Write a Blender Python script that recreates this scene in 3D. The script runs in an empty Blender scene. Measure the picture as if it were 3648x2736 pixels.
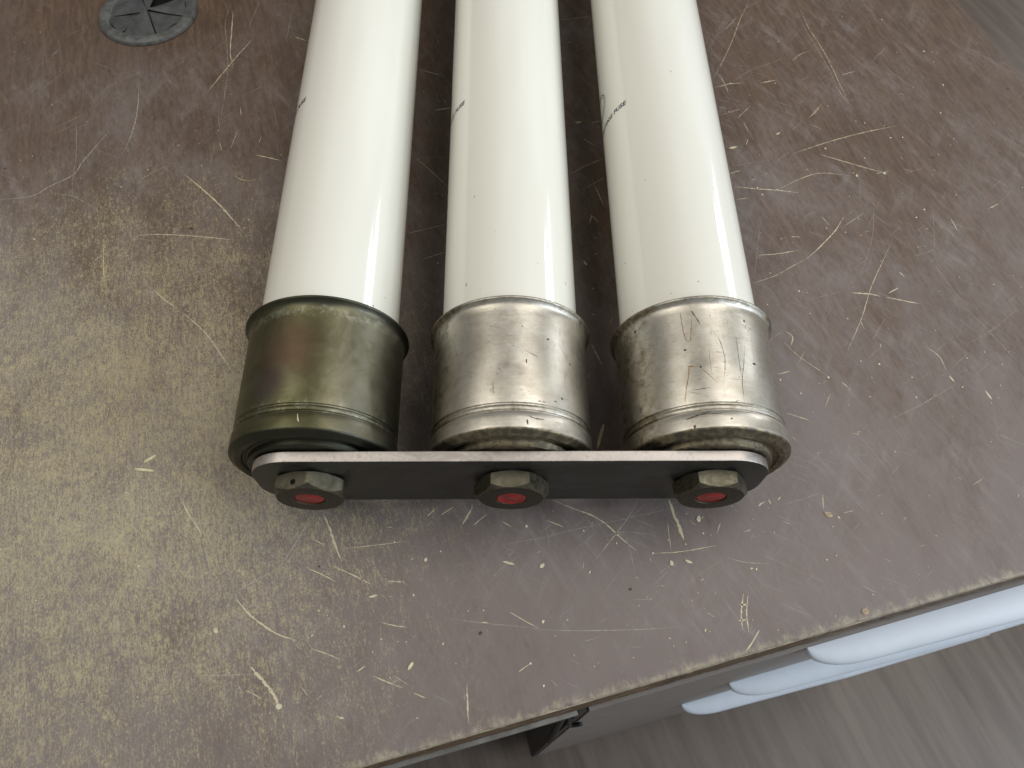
import bpy, math, random
import numpy as np
from mathutils import Vector, Matrix
random.seed(7)
MM = 0.001
SC = bpy.context.scene
COL = SC.collection

# ------------------------------------------------------------------ camera (calibrated on the tubes)
PW, PH = 3648, 2736
FPX = 2700.0
CAM = np.array([-6.408, -135.98, 403.951])
pi_, ya_, ro_ = [math.radians(a) for a in (61.961, 2.185, 1.874)]
FW = np.array([math.sin(ya_)*math.cos(pi_), math.cos(ya_)*math.cos(pi_), -math.sin(pi_)])
_r = np.cross(FW, [0, 0, 1]); _r /= np.linalg.norm(_r); _u = np.cross(_r, FW)
RT = _r*math.cos(ro_) + _u*math.sin(ro_)
UP = -_r*math.sin(ro_) + _u*math.cos(ro_)
cd = bpy.data.cameras.new('camera')
cd.sensor_fit = 'HORIZONTAL'; cd.sensor_width = 36.0; cd.lens = FPX/PW*36.0
cd.clip_start = 0.01; cd.clip_end = 100
cd.dof.use_dof = True; cd.dof.focus_distance = 0.43; cd.dof.aperture_fstop = 15.0
cam = bpy.data.objects.new('camera', cd); COL.objects.link(cam)
M4 = Matrix.Identity(4)
for a in range(3):
    M4[a][0], M4[a][1], M4[a][2], M4[a][3] = RT[a], UP[a], -FW[a], CAM[a]*MM
cam.matrix_world = M4
SC.camera = cam

# ------------------------------------------------------------------ light: a workshop with ceiling panels and a window to the right
w = bpy.data.worlds.new('World'); SC.world = w; w.use_nodes = True
bg = w.node_tree.nodes['Background']
bg.inputs[0].default_value = (1.0, 0.99, 0.96, 1); bg.inputs[1].default_value = 0.235
def area(name, loc, tgt, sx, sy, power, col):
    l = bpy.data.lights.new(name, 'AREA'); l.shape = 'RECTANGLE'; l.size = sx; l.size_y = sy
    l.energy = power; l.color = col
    o = bpy.data.objects.new(name, l); COL.objects.link(o); o.location = loc
    o.rotation_euler = (Vector(tgt)-Vector(loc)).to_track_quat('-Z', 'Y').to_euler()
    return o
area('ceiling_lamp_right', (0.95, 0.45, 1.95), (0.2, 0.2, 0), 1.5, 0.8, 18.5, (1.0, 0.97, 0.92))
area('ceiling_lamp_left', (-1.15, 0.22, 1.95), (-0.2, 0.1, 0), 1.5, 0.8, 15.5, (1.0, 0.965, 0.88))
area('window', (2.2, -0.75, 1.15), (0.4, 0, -0.1), 1.3, 1.1, 42, (0.75, 0.87, 1.0))
area('far_window_low', (3.85, 3.0, 1.02), (0, 0.1, 0.05), 0.75, 0.16, 24, (0.93, 0.97, 1.0))
area('far_window_high', (3.72, 2.95, 1.62), (0, 0.1, 0.05), 0.55, 0.12, 13, (0.93, 0.97, 1.0))
SC.view_settings.view_transform = 'Standard'
SC.view_settings.look = 'None'
SC.view_settings.exposure = 0.0
SC.view_settings.gamma = 1.0
SC.view_settings.use_curve_mapping = False

# ------------------------------------------------------------------ helpers
def ray(px, py):
    return FW + RT*(px-PW/2)/FPX - UP*(py-PH/2)/FPX
def at(px, py, z=0.0):                       # pixel -> point (mm) on a level plane
    d = ray(px, py); return CAM + d*(z-CAM[2])/d[2]
HAX = 43.98                                   # height of the barrel axes above the desk
def oncyl(px, py, x0, rad):                  # pixel -> point (mm) on a barrel
    d = ray(px, py); ox, oz = CAM[0]-x0, CAM[2]-HAX
    a = d[0]**2+d[2]**2; b = 2*(ox*d[0]+oz*d[2]); c = ox*ox+oz*oz-rad*rad
    D = b*b-4*a*c
    if D < 0: return None
    return CAM + d*((-b-math.sqrt(D))/2/a)

WORG = {}
def place(o, parent, origin):
    origin = np.array(origin, float)
    WORG[o.name] = origin
    po = WORG[parent.name] if parent else np.zeros(3)
    o.location = tuple((origin-po)*MM)
    if parent: o.parent = parent
    COL.objects.link(o)
    return o
def thing(name, origin, label=None, cat=None, group=None, kind=None):
    o = bpy.data.objects.new(name, None); o.empty_display_size = 0.02
    place(o, None, origin); tag(o, label, cat, group, kind); return o
def tag(o, label=None, cat=None, group=None, kind=None):
    if label: o['label'] = label
    if cat: o['category'] = cat
    if group: o['group'] = group
    if kind: o['kind'] = kind
    return o
def obj(name, verts, faces, mat, parent=None, origin=(0, 0, 0), smooth=True, sharp=35, uv=None):
    """verts in mm, world; stored relative to origin"""
    me = bpy.data.meshes.new(name)
    V = (np.array(verts, float)-np.array(origin, float))*MM
    me.from_pydata([tuple(v) for v in V], [], faces); me.update()
    if uv is not None:
        l = me.uv_layers.new(name='UVMap')
        for lp in me.loops: l.data[lp.index].uv = uv[lp.vertex_index]
    if smooth:
        for p in me.polygons: p.use_smooth = True
        try: me.set_sharp_from_angle(angle=math.radians(sharp))
        except Exception: pass
    me.materials.append(mat)
    o = bpy.data.objects.new(name, me)
    return place(o, parent, origin)
class MB:
    def __init__(s): s.v = []; s.f = []; s.uv = []
    def add(s, v, f, uv=None):
        n = len(s.v); s.v += [tuple(q) for q in v]; s.f += [tuple(i+n for i in q) for q in f]
        s.uv += uv if uv else [(0, 0)]*len(v)
def lathe_y(prof, x0, h, seg=96, closed=False):
    """prof: list of (radius, y) -> verts, faces around the barrel axis"""
    v, f = [], []
    for r, y in prof:
        for k in range(seg):
            a = 2*math.pi*k/seg; v.append((x0+r*math.sin(a), y, h+r*math.cos(a)))
    n = len(prof)
    for i in range(n-1):
        for k in range(seg):
            k2 = (k+1) % seg
            f.append((i*seg+k, i*seg+k2, (i+1)*seg+k2, (i+1)*seg+k))
    return v, f
def lathe_z(prof, c, seg=64):
    v, f = [], []
    for r, z in prof:
        for k in range(seg):
            a = 2*math.pi*k/seg; v.append((c[0]+r*math.cos(a), c[1]+r*math.sin(a), z))
    for i in range(len(prof)-1):
        for k in range(seg):
            k2 = (k+1) % seg
            f.append((i*seg+k, (i+1)*seg+k, (i+1)*seg+k2, i*seg+k2))
    return v, f
def arc(cx, cy, r, a0, a1, n):
    return [(cx+r*math.cos(math.radians(a0+(a1-a0)*i/n)), cy+r*math.sin(math.radians(a0+(a1-a0)*i/n))) for i in range(n+1)]
def spline(P, step=2.0):
    P = [np.array(p, float) for p in P]
    if len(P) == 2:
        n = max(3, int(np.linalg.norm(P[1]-P[0])/step)); return [P[0]+(P[1]-P[0])*i/n for i in range(n+1)]
    Q = [2*P[0]-P[1]]+P+[2*P[-1]-P[-2]]; out = []
    for i in range(1, len(Q)-2):
        n = max(2, int(np.linalg.norm(Q[i+1]-Q[i])/step))
        for k in range(n):
            t = k/n
            out.append(0.5*((2*Q[i])+(-Q[i-1]+Q[i+1])*t+(2*Q[i-1]-5*Q[i]+4*Q[i+1]-Q[i+2])*t*t+(-Q[i-1]+3*Q[i]-3*Q[i+1]+Q[i+2])*t**3))
    out.append(P[-1]); return out

# ------------------------------------------------------------------ node helpers
def mat(name):
    m = bpy.data.materials.new(name); m.use_nodes = True
    return m, m.node_tree, m.node_tree.nodes['Principled BSDF']
class N:
    def __init__(s, nt): s.nt = nt
    def new(s, t, **k):
        n = s.nt.nodes.new(t)
        for a, b in k.items(): setattr(n, a, b)
        return n
    def link(s, a, b): s.nt.links.new(a, b)
    def coord(s, scale=(1, 1, 1), rot=(0, 0, 0), loc=(0, 0, 0), out='Object'):
        tc = s.new('ShaderNodeTexCoord'); mp = s.new('ShaderNodeMapping')
        # rotate first, then scale: two mapping nodes
        s.link(tc.outputs[out], mp.inputs[0]); mp.inputs['Rotation'].default_value = rot
        mp.inputs['Location'].default_value = loc
        m2 = s.new('ShaderNodeMapping'); s.link(mp.outputs[0], m2.inputs[0]); m2.inputs['Scale'].default_value = scale
        return m2.outputs[0]
    def noise(s, co, scale, detail=4, rough=0.55, dist=0.0):
        n = s.new('ShaderNodeTexNoise'); s.link(co, n.inputs['Vector'])
        n.inputs['Scale'].default_value = scale; n.inputs['Detail'].default_value = detail
        n.inputs['Roughness'].default_value = rough; n.inputs['Distortion'].default_value = dist
        return n.outputs['Fac']
    def ramp(s, x, a, b, lo=0.0, hi=1.0, smooth=True):
        n = s.new('ShaderNodeMapRange'); n.interpolation_type = 'SMOOTHSTEP' if smooth else 'LINEAR'
        s.link(x, n.inputs[0]); n.inputs[1].default_value = a; n.inputs[2].default_value = b
        n.inputs[3].default_value = lo; n.inputs[4].default_value = hi
        return n.outputs[0]
    def math(s, op, a, b=None, clamp=False):
        n = s.new('ShaderNodeMath', operation=op); n.use_clamp = clamp
        for i, x in enumerate((a, b)):
            if x is None: continue
            if isinstance(x, (int, float)): n.inputs[i].default_value = x
            else: s.link(x, n.inputs[i])
        return n.outputs[0]
    def mix(s, f, a, b):
        n = s.new('ShaderNodeMix', data_type='RGBA')
        for i, x in ((0, f), (6, a), (7, b)):
            if isinstance(x, (int, float)): n.inputs[i].default_value = x
            elif isinstance(x, tuple): n.inputs[i].default_value = (*x, 1) if len(x) == 3 else x
            else: s.link(x, n.inputs[i])
        return n.outputs[2]
    def sep(s, co):
        n = s.new('ShaderNodeSeparateXYZ'); s.link(co, n.inputs[0]); return n.outputs
    def bump(s, h, strength, dist, bsdf):
        n = s.new('ShaderNodeBump'); n.inputs['Strength'].default_value = strength; n.inputs['Distance'].default_value = dist
        s.link(h, n.inputs['Height']); s.link(n.outputs[0], bsdf.inputs['Normal'])
def simple(name, col, rough=0.5, metal=0.0, var=0.12, scale=120, spec=0.5, bump=0.0):
    m, nt, b = mat(name); n = N(nt); co = n.coord()
    f = n.noise(co, scale, 5)
    d = tuple(c*(1-var) for c in col); l = tuple(min(1, c*(1+var)) for c in col)
    nt.links.new(n.mix(n.ramp(f, .3, .7), d, l), b.inputs['Base Color'])
    nt.links.new(n.ramp(f, .3, .7, rough*0.9, min(1, rough*1.1)), b.inputs['Roughness'])
    b.inputs['Metallic'].default_value = metal; b.inputs['Specular IOR Level'].default_value = spec
    if bump: n.bump(n.noise(co, scale*4, 4), bump, 0.0004, b)
    return m

# desk frame: t along the front edge, nrm out of the desk at its front
A0 = np.array([-71.7, -127.2, 0.0]); TT = np.array([0.96856, 0.24878, 0.0]); TT /= np.linalg.norm(TT)
NN = np.array([TT[1], -TT[0], 0.0])
def D(s, o, z): return A0 + TT*s + NN*o + np.array([0, 0, z])
EDGE_ANG = math.atan2(TT[1], TT[0])
# right-hand corner of the desk
R0 = at(2065*PW/2212, 0); S_CORNER = float((R0-A0)@TT)

# ------------------------------------------------------------------ materials
def desk_material():
    m, nt, b = mat('worn_laminate'); n = N(nt)
    rot = (0, 0, -EDGE_ANG)
    co = n.coord(rot=rot)                                   # u along edge, v into the desk
    grain = n.coord(scale=(1, 0.13, 1), rot=rot)
    fibre = n.coord(scale=(1, 0.30, 1), rot=rot)
    g1 = n.noise(grain, 330, 6, .6, .4); g2 = n.noise(grain, 60, 4, .6, .6)
    brown = n.mix(n.ramp(g1, .3, .7), (0.066, 0.036, 0.020), (0.128, 0.077, 0.047))
    brown = n.mix(n.ramp(g2, .35, .75, 0, .5), brown, (0.066, 0.040, 0.028))
    # grey-mauve scuffed film rubbed over the print
    big = n.noise(co, 9, 4, .55, .3); mid = n.noise(n.coord(scale=(1, .4, 1), rot=rot), 44, 6, .68, .5); fine = n.noise(fibre, 520, 7, .75, .2)
    tc = n.new('ShaderNodeTexCoord'); X, Y, Z = n.sep(tc.outputs['Object'])
    # little wear far from the hands: towards the far left of the desk
    dx = n.math('ADD', X, 0.31); dy = n.math('SUBTRACT', Y, 0.46)
    dd = n.math('SQRT', n.math('ADD', n.math('MULTIPLY', n.math('MULTIPLY', dx, dx), 0.7), n.math('MULTIPLY', dy, dy)))
    wear = n.ramp(dd, 0.05, 0.145)
    film = n.math('ADD', n.math('MULTIPLY', big, 0.55), n.math('ADD', n.math('MULTIPLY', mid, 0.45), n.math('MULTIPLY', fine, 0.45)))
    far = n.math('ADD', n.ramp(Y, -0.08, 0.40, -0.11, 0.16), n.ramp(X, 0.05, 0.35, 0, .05))  # film colour graded front to far right, also to offset uneven window light
    film = n.ramp(n.math('SUBTRACT', film, far), .50, .86, .10, .90)
    film = n.math('MULTIPLY', film, n.ramp(wear, 0, 1, .25, 1))
    c = n.mix(film, brown, (0.184, 0.152, 0.141))
    # yellowish fibre showing through in streaky specks, thickest on the left
    ex = n.math('ADD', X, 0.235); ey = n.math('SUBTRACT', Y, 0.035)
    ed = n.math('SQRT', n.math('ADD', n.math('MULTIPLY', n.math('MULTIPLY', ex, ex), 1.0), n.math('MULTIPLY', n.math('MULTIPLY', ey, ey), 0.85)))
    zone = n.math('MULTIPLY', n.ramp(ed, 0.04, 0.32, 1, 0), 1.0)
    bl = n.noise(co, 30, 6, .66, .8)
    sp = n.math('ADD', n.math('MULTIPLY', n.noise(fibre, 620, 8, .85, .2), .55), n.math('MULTIPLY', n.noise(n.coord(scale=(1, .5, 1), rot=rot), 1300, 4, .8), .45))
    thr = n.math('ADD', n.math('ADD', n.math('MULTIPLY', n.noise(n.coord(scale=(1, .12, 1), rot=rot), 330, 4, .7), .12), n.math('MULTIPLY', zone, 0.145)), n.math('ADD', n.math('MULTIPLY', bl, 0.21), n.math('MULTIPLY', n.noise(co, 160, 5, .75, .6), .10)))
    spk = n.ramp(n.math('ADD', sp, thr), .775, .945)
    spk = n.math('MULTIPLY', spk, n.ramp(zone, 0, .6, .30, .74))
    c = n.mix(spk, c, (0.500, 0.432, 0.250))
    # dusty rubbed front edge
    sx, sy = TT[0], TT[1]
    oo = n.math('ADD', n.math('MULTIPLY', n.math('SUBTRACT', X, float(A0[0]*MM)), float(NN[0])), n.math('MULTIPLY', n.math('SUBTRACT', Y, float(A0[1]*MM)), float(NN[1])))
    ef = n.math('ADD', n.ramp(oo, -0.0085, -0.0002, 0, .36, False), n.math('MULTIPLY', n.math('SUBTRACT', n.noise(n.coord(scale=(1, .6, 1), rot=rot), 190, 7, .78, .5), .5), 1.1))
    ef = n.ramp(ef, .14, .46, 0, .62)
    ef = n.math('MULTIPLY', ef, n.ramp(oo, -0.015, -0.004))
    c = n.mix(ef, c, (0.43, 0.38, 0.26))
    # pale dry scuffs wiped across in slanting sweeps
    for rz, am in ((math.radians(-35), .40), (math.radians(28), .26)):
        sc_ = n.noise(n.coord(scale=(1, .16, 1), rot=(0, 0, rz)), 120, 7, .74, .4)
        sc_ = n.math('MULTIPLY', n.ramp(sc_, .47, .72, 0, am), n.ramp(n.noise(co, 16, 3, .6), .38, .62))
        c = n.mix(n.math('MULTIPLY', sc_, wear), c, (0.275, 0.245, 0.238))
    # a few brown smudges
    sm = n.ramp(n.noise(co, 13, 2, .4, .6), .66, .78, 0, .45)
    c = n.mix(sm, c, (0.085, 0.056, 0.042))
    # hairline rub marks, paler, in two directions
    for rz, sc, th, am in ((0.9, 18, .70, .30), (-0.5, 15, .71, .26), (2.0, 20, .70, .28)):
        h = n.noise(n.coord(scale=(1, 0.025, 1), rot=(0, 0, rz)), 900, 2, .5, .05)
        k = n.noise(co, sc, 3, .6)
        hl = n.math('MULTIPLY', n.ramp(h, th-.05, th+.03, 0, am), n.ramp(k, .46, .62))
        c = n.mix(hl, c, (0.40, 0.37, 0.34))
    nt.links.new(c, b.inputs['Base Color'])
    nt.links.new(n.math('ADD', n.ramp(fine, .3, .7, .42, .60), n.math('MULTIPLY', spk, .15)), b.inputs['Roughness'])
    b.inputs['Specular IOR Level'].default_value = 0.38
    n.bump(n.math('ADD', g1, n.math('MULTIPLY', fine, .8)), .22, 0.00015, b)
    return m
def edge_material():
    m, nt, b = mat('worn_edge_band'); n = N(nt)
    co = n.coord(scale=(1, 5, 9), rot=(0, 0, -EDGE_ANG)); f = n.noise(co, 60, 6, .65, .5)
    c = n.mix(n.ramp(f, .35, .7), (0.066, 0.040, 0.021), (0.200, 0.132, 0.076))
    f2 = n.noise(n.coord(scale=(.5, 6, 14), rot=(0, 0, -EDGE_ANG)), 90, 5, .6)
    c = n.mix(n.ramp(f2, .62, .75, 0, .7), c, (0.30, 0.24, 0.15))
    nt.links.new(c, b.inputs['Base Color']); b.inputs['Roughness'].default_value = .55
    n.bump(f, .6, .0012, b); return m
def floor_material():
    m, nt, b = mat('floor_vinyl'); n = N(nt); rot = (0, 0, math.radians(70))
    co = n.coord(scale=(0.09, 1, 1), rot=rot)
    a = n.noise(co, 55, 5, .6, .3); bb = n.noise(co, 14, 4, .6, .8); cc = n.noise(co, 190, 3, .5)
    c = n.mix(n.ramp(a, .33, .68), (0.098, 0.071, 0.053), (0.152, 0.116, 0.091))
    c = n.mix(n.ramp(bb, .42, .68, 0, .65), c, (0.176, 0.140, 0.114))
    c = n.mix(n.ramp(cc, .5, .75, 0, .35), c, (0.075, 0.058, 0.048))
    nt.links.new(c, b.inputs['Base Color']); b.inputs['Roughness'].default_value = .42
    return m
def ceramic_material():
    m, nt, b = mat('glazed_cream_tube'); n = N(nt); co = n.coord()
    f = n.noise(n.coord(scale=(1, .12, 1)), 40, 3, .5); sp = n.noise(co, 700, 2, .5)
    k = n.noise(co, 60, 3)
    c = n.mix(n.ramp(f, .3, .7), (0.765, 0.745, 0.660), (0.805, 0.789, 0.712))
    c = n.mix(n.math('MULTIPLY', n.ramp(sp, .735, .775), n.ramp(k, .5, .62, 0, .7)), c, (0.36, 0.32, 0.24))
    nt.links.new(c, b.inputs['Base Color'])
    b.inputs['Roughness'].default_value = .10; b.inputs['IOR'].default_value = 1.52
    b.inputs['Subsurface Weight'].default_value = 0.0
    n.bump(n.noise(n.coord(scale=(1, .25, 1)), 26, 2, .4), .12, .0016, b)
    return m
def silver_material(name, seed):
    m, nt, b = mat(name); n = N(nt); L = (seed*.37, seed*.71, seed*.13)
    co = n.coord(loc=L); X, Y, Z = n.sep(n.new('ShaderNodeTexCoord').outputs['Object'])
    brush = n.noise(n.coord(scale=(.06, 1, .06), loc=L), 2600, 3, .6)
    blotch = n.noise(co, 42, 6, .62, .6); small = n.noise(co, 210, 6, .68, .4); sp = n.noise(co, 330, 3, .5, .3)
    c = n.mix(n.ramp(blotch, .35, .65), (0.480, 0.445, 0.378), (0.570, 0.538, 0.478))
    c = n.mix(n.ramp(n.math('ADD', n.math('MULTIPLY', small, .5), n.math('MULTIPLY', n.noise(n.coord(scale=(.10, 1, .10), loc=L), 900, 5, .7), .22)), .30, .48, 0, .45), c, (0.365, 0.318, 0.235))
    # tarnish and painted dark reflections: flanks, lip, bead and rim
    tl = n.math('ADD', n.ramp(X, -0.018, -0.039, 0, .25), n.ramp(X, .028, .041, 0, .16))  # both flanks also coloured darker for the dark gap they reflect
    yl = n.math('ADD', n.ramp(Y, .0785, .0815, 0, .20), n.math('ADD', n.ramp(Y, .0120, .0102, 0, .60), n.ramp(n.math('ABSOLUTE', n.math('SUBTRACT', Y, .0222)), .0032, .0016, 0, .15)))  # end face painted darker still, for the desk it reflects
    t = n.math('ADD', n.math('MULTIPLY', n.math('ADD', blotch, small), .5), n.math('ADD', tl, yl))
    t = n.ramp(t, .59, .90, 0, .82)
    c = n.mix(t, c, n.mix(n.ramp(sp, .4, .6), (0.080, 0.065, 0.036), (0.225, 0.180, 0.095)))
    pit = n.math('MULTIPLY', n.ramp(sp, .70, .74), n.ramp(blotch, .42, .58, .0, .8))
    c = n.mix(pit, c, (0.05, 0.04, 0.03))
    nt.links.new(c, b.inputs['Base Color']); b.inputs['Metallic'].default_value = 1.0
    nt.links.new(n.math('ADD', n.ramp(brush, .3, .7, .37, .47), n.math('MULTIPLY', t, .14)), b.inputs['Roughness'])
    b.inputs['Anisotropic'].default_value = 0.35
    n.bump(n.math('ADD', n.math('MULTIPLY', brush, .8), n.math('MULTIPLY', small, 1.0)), .24, .00025, b)
    return m
def tarnish_material():
    m, nt, b = mat('tarnished_silver_plate'); n = N(nt)
    co = n.coord(); X, Y, Z = n.sep(n.new('ShaderNodeTexCoord').outputs['Object'])
    blotch = n.noise(co, 36, 5, .6, .7); small = n.noise(co, 230, 6, .68, .4)
    brush = n.noise(n.coord(scale=(.06, 1, .06)), 2600, 3, .6)
    c = n.mix(n.ramp(blotch, .35, .68), (0.094, 0.088, 0.046), (0.148, 0.140, 0.078))
    # iridescent red-brown bloom on the crown
    dx = n.math('MULTIPLY', n.math('ADD', X, .009), 1.15); dy = n.math('SUBTRACT', Y, .054)
    r = n.math('SQRT', n.math('ADD', n.math('MULTIPLY', dx, dx), n.math('MULTIPLY', dy, dy)))
    r = n.math('ADD', r, n.math('MULTIPLY', n.math('SUBTRACT', blotch, .5), .018))
    c = n.mix(n.ramp(r, .026, .004, 0, .70), c, (0.135, 0.078, 0.052))
    dx2 = n.math('MULTIPLY', n.math('ADD', X, .017), 1.3); dy2 = n.math('SUBTRACT', Y, .036)
    r2 = n.math('SQRT', n.math('ADD', n.math('MULTIPLY', dx2, dx2), n.math('MULTIPLY', dy2, dy2)))
    c = n.mix(n.ramp(r2, .015, .003, 0, .6), c, (0.090, 0.067, 0.072))
    # paler silver tone, stronger towards the right
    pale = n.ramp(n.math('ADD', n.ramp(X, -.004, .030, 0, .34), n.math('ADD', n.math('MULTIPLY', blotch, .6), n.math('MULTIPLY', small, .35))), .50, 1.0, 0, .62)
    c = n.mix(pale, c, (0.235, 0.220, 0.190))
    yl = n.math('ADD', n.ramp(Y, .0755, .0815, 0, .34), n.math('ADD', n.ramp(Y, .026, .021, 0, .14), n.ramp(Y, .0120, .0102, 0, .5)))  # tarnish at lip and bead; end face also painted dark for its reflection
    t = n.ramp(n.math('ADD', n.math('ADD', n.math('MULTIPLY', blotch, .65), n.math('MULTIPLY', small, .35)), yl), .60, .92, 0, .85)
    c = n.mix(t, c, (0.050, 0.052, 0.040))
    vd = n.math('ADD', n.ramp(n.math('ABSOLUTE', n.math('SUBTRACT', Y, .0755)), .006, .001, 0, .22), n.ramp(n.math('ABSOLUTE', n.math('SUBTRACT', Y, .0225)), .007, .001, 0, .20))
    c = n.mix(n.ramp(n.math('ADD', small, vd), .66, .84, 0, .6), c, (0.30, 0.295, 0.225))
    nt.links.new(c, b.inputs['Base Color']); b.inputs['Metallic'].default_value = 1.0
    nt.links.new(n.ramp(brush, .3, .7, .42, .52), b.inputs['Roughness'])
    n.bump(n.math('ADD', n.math('MULTIPLY', brush, .5), small), .15, .00025, b)
    return m
def bar_material():
    m, nt, b = mat('plated_copper_face_shade'); n = N(nt); co = n.coord()
    f = n.noise(n.coord(scale=(.5, 1, 1)), 110, 7, .75, .8); s = n.noise(co, 520, 5, .7)
    c = n.mix(n.ramp(f, .32, .68), (0.40, 0.36, 0.325), (0.56, 0.515, 0.485))
    c = n.mix(n.ramp(n.math('ADD', n.math('MULTIPLY', f, .4), n.math('MULTIPLY', s, .6)), .50, .64, 0, .5), c, (0.33, 0.27, 0.20))
    g = n.new('ShaderNodeNewGeometry'); _, ny, nz = n.sep(g.outputs['Normal'])
    # broad faces painted darker for the desk they reflect, edge paler for the ceiling
    face = n.ramp(n.math('ABSOLUTE', ny), .75, .95)
    c = n.mix(face, c, n.mix(n.ramp(f, .3, .7), (0.085, 0.085, 0.078), (0.125, 0.124, 0.114)))
    nt.links.new(c, b.inputs['Base Color']); b.inputs['Metallic'].default_value = 1.0
    nt.links.new(n.ramp(f, .3, .7, .40, .55), b.inputs['Roughness']); n.bump(s, .12, .0003, b); return m
def nut_material():
    m, nt, b = mat('dull_bronze_nut'); n = N(nt); co = n.coord()
    f = n.noise(co, 110, 5, .65, .4); s = n.noise(co, 500, 4, .65)
    c = n.mix(n.ramp(f, .32, .68), (0.098, 0.088, 0.060), (0.185, 0.168, 0.124))
    c = n.mix(n.ramp(s, .5, .75, 0, .5), c, (0.13, 0.115, 0.075))
    g = n.new('ShaderNodeNewGeometry'); _, ny, nz = n.sep(g.outputs['Normal'])
    c = n.mix(n.ramp(n.math('ABSOLUTE', ny), .72, .95), c, (0.085, 0.078, 0.062))  # front and back faces painted darker, for the desk they reflect
    nt.links.new(c, b.inputs['Base Color']); b.inputs['Metallic'].default_value = 1.0
    nt.links.new(n.ramp(s, .3, .7, .42, .58), b.inputs['Roughness']); n.bump(s, .25, .0003, b); return m
def broken(name, col, col2, lo=.42, hi=.56, rough=.6, metal=0, scale=900, alpha=1.0):
    """mark or crumb whose outline is eaten away by noise; u runs across, so edges fray"""
    m, nt, b = mat(name); n = N(nt); co = n.coord()
    f = n.noise(co, scale, 4, .65, .3)
    uv = n.new('ShaderNodeUVMap'); U, V, _ = n.sep(uv.outputs[0])
    e = n.math('ABSOLUTE', n.math('SUBTRACT', U, .5)); body = n.ramp(e, .5, .12, 0, 1)
    al = n.ramp(n.math('ADD', n.math('MULTIPLY', body, .34), n.math('MULTIPLY', f, .66)), lo, hi, 0, alpha)
    nt.links.new(n.mix(n.noise(co, 500, 3), col, col2), b.inputs['Base Color'])
    b.inputs['Roughness'].default_value = rough; b.inputs['Metallic'].default_value = metal
    nt.links.new(al, b.inputs['Alpha']); return m

M = dict(desk=desk_material(), edge=edge_material(), floor=floor_material(), ceramic=ceramic_material(),
    silver_a=silver_material('silver_plate_a', 1), silver_b=silver_material('silver_plate_b', 4), tarnish=tarnish_material(),
    bar=bar_material(), nut=nut_material(),
    red=simple('red_seal', (0.32, 0.012, 0.010), .34, 0, .25, 220, .6, .2),
    ink=simple('blue_black_ink', (0.010, 0.012, 0.035), .45, 0, .2, 300),
    rail=simple('grey_rail', (0.30, 0.285, 0.26), .4, .3, .2, 80),
    drawer=simple('grey_drawer_front', (0.225, 0.198, 0.176), .42, 0, .08, 60),
    carcass=simple('dark_carcass', (0.035, 0.030, 0.027), .6, 0, .2, 60),
    handle=simple('white_plastic_pull', (0.63, 0.675, 0.735), .5, 0, .03, 60),
    rubber=simple('black_grommet_plastic', (0.085, 0.085, 0.082), .5, 0, .4, 160, .5, .3),
    flap=simple('dusty_rubber_flap', (0.052, 0.053, 0.054), .45, 0, .3, 120, .5, .3),
    shade_disc=simple('painted_hole_shade', (0.006, 0.006, 0.006), .8, 0, .2, 100, .1),
    dark=simple('black_steel', (0.012, 0.012, 0.012), .6, 0, .2, 100),
    scr=broken('pale_scratch', (0.50, 0.43, 0.27), (0.58, 0.52, 0.37), .36, .56),
    scrf=broken('faint_scratch', (0.40, 0.36, 0.27), (0.46, 0.43, 0.36), .42, .66, alpha=.75),
    chip=simple('pale_wood_chip', (0.60, 0.53, 0.34), .65, 0, .15, 400, .3, .3),
    crumb=simple('pale_crumb', (0.56, 0.51, 0.37), .7, 0, .2, 400, .3),
    tan=simple('tan_crumb', (0.36, 0.28, 0.19), .75, 0, .3, 700, .3, .6),
    straw=simple('straw_splinter', (0.62, 0.57, 0.36), .6, 0, .15, 300, .3),
    mdark=broken('dark_metal_scratch', (0.03, 0.025, 0.02), (0.09, 0.075, 0.05), .34, .54, .5, .3, alpha=.9),
    mrust=broken('rusty_metal_scratch', (0.42, 0.22, 0.09), (0.36, 0.23, 0.12), .36, .62, .5, .2, alpha=.7),
    mlight=broken('bright_metal_scratch', (0.80, 0.72, 0.50), (0.85, 0.80, 0.65), .36, .56, .3, .9, alpha=.9),
    grime=broken('brown_grime', (0.20, 0.16, 0.09), (0.30, 0.25, 0.16), .36, .56, .5, alpha=.5),
    spot=broken('dark_spot', (0.030, 0.026, 0.022), (0.06, 0.05, 0.04), .34, .5, .6))

# ------------------------------------------------------------------ setting: floor
FZ = -740.0
fv = [(-2500, -1500, FZ), (3500, -1500, FZ), (3500, 4500, FZ), (-2500, 4500, FZ)]
tag(obj('floor', fv, [(0, 1, 2, 3)], M['floor'], smooth=False), kind='structure')

# ------------------------------------------------------------------ desk
desk = thing('desk', D(0, -450, FZ), 'worn brown laminate desk with white drawer pulls under its front edge', 'desk')
SL, SR, OB = -1150, S_CORNER, -820
def slab(mb, s0, s1, o0, o1, z0, z1):
    v = [D(s, o, z) for z in (z0, z1) for (s, o) in ((s0, o0), (s1, o0), (s1, o1), (s0, o1))]
    mb.add(v, [(0, 1, 2, 3), (4, 7, 6, 5), (0, 4, 5, 1), (1, 5, 6, 2), (2, 6, 7, 3), (3, 7, 4, 0)])
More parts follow.
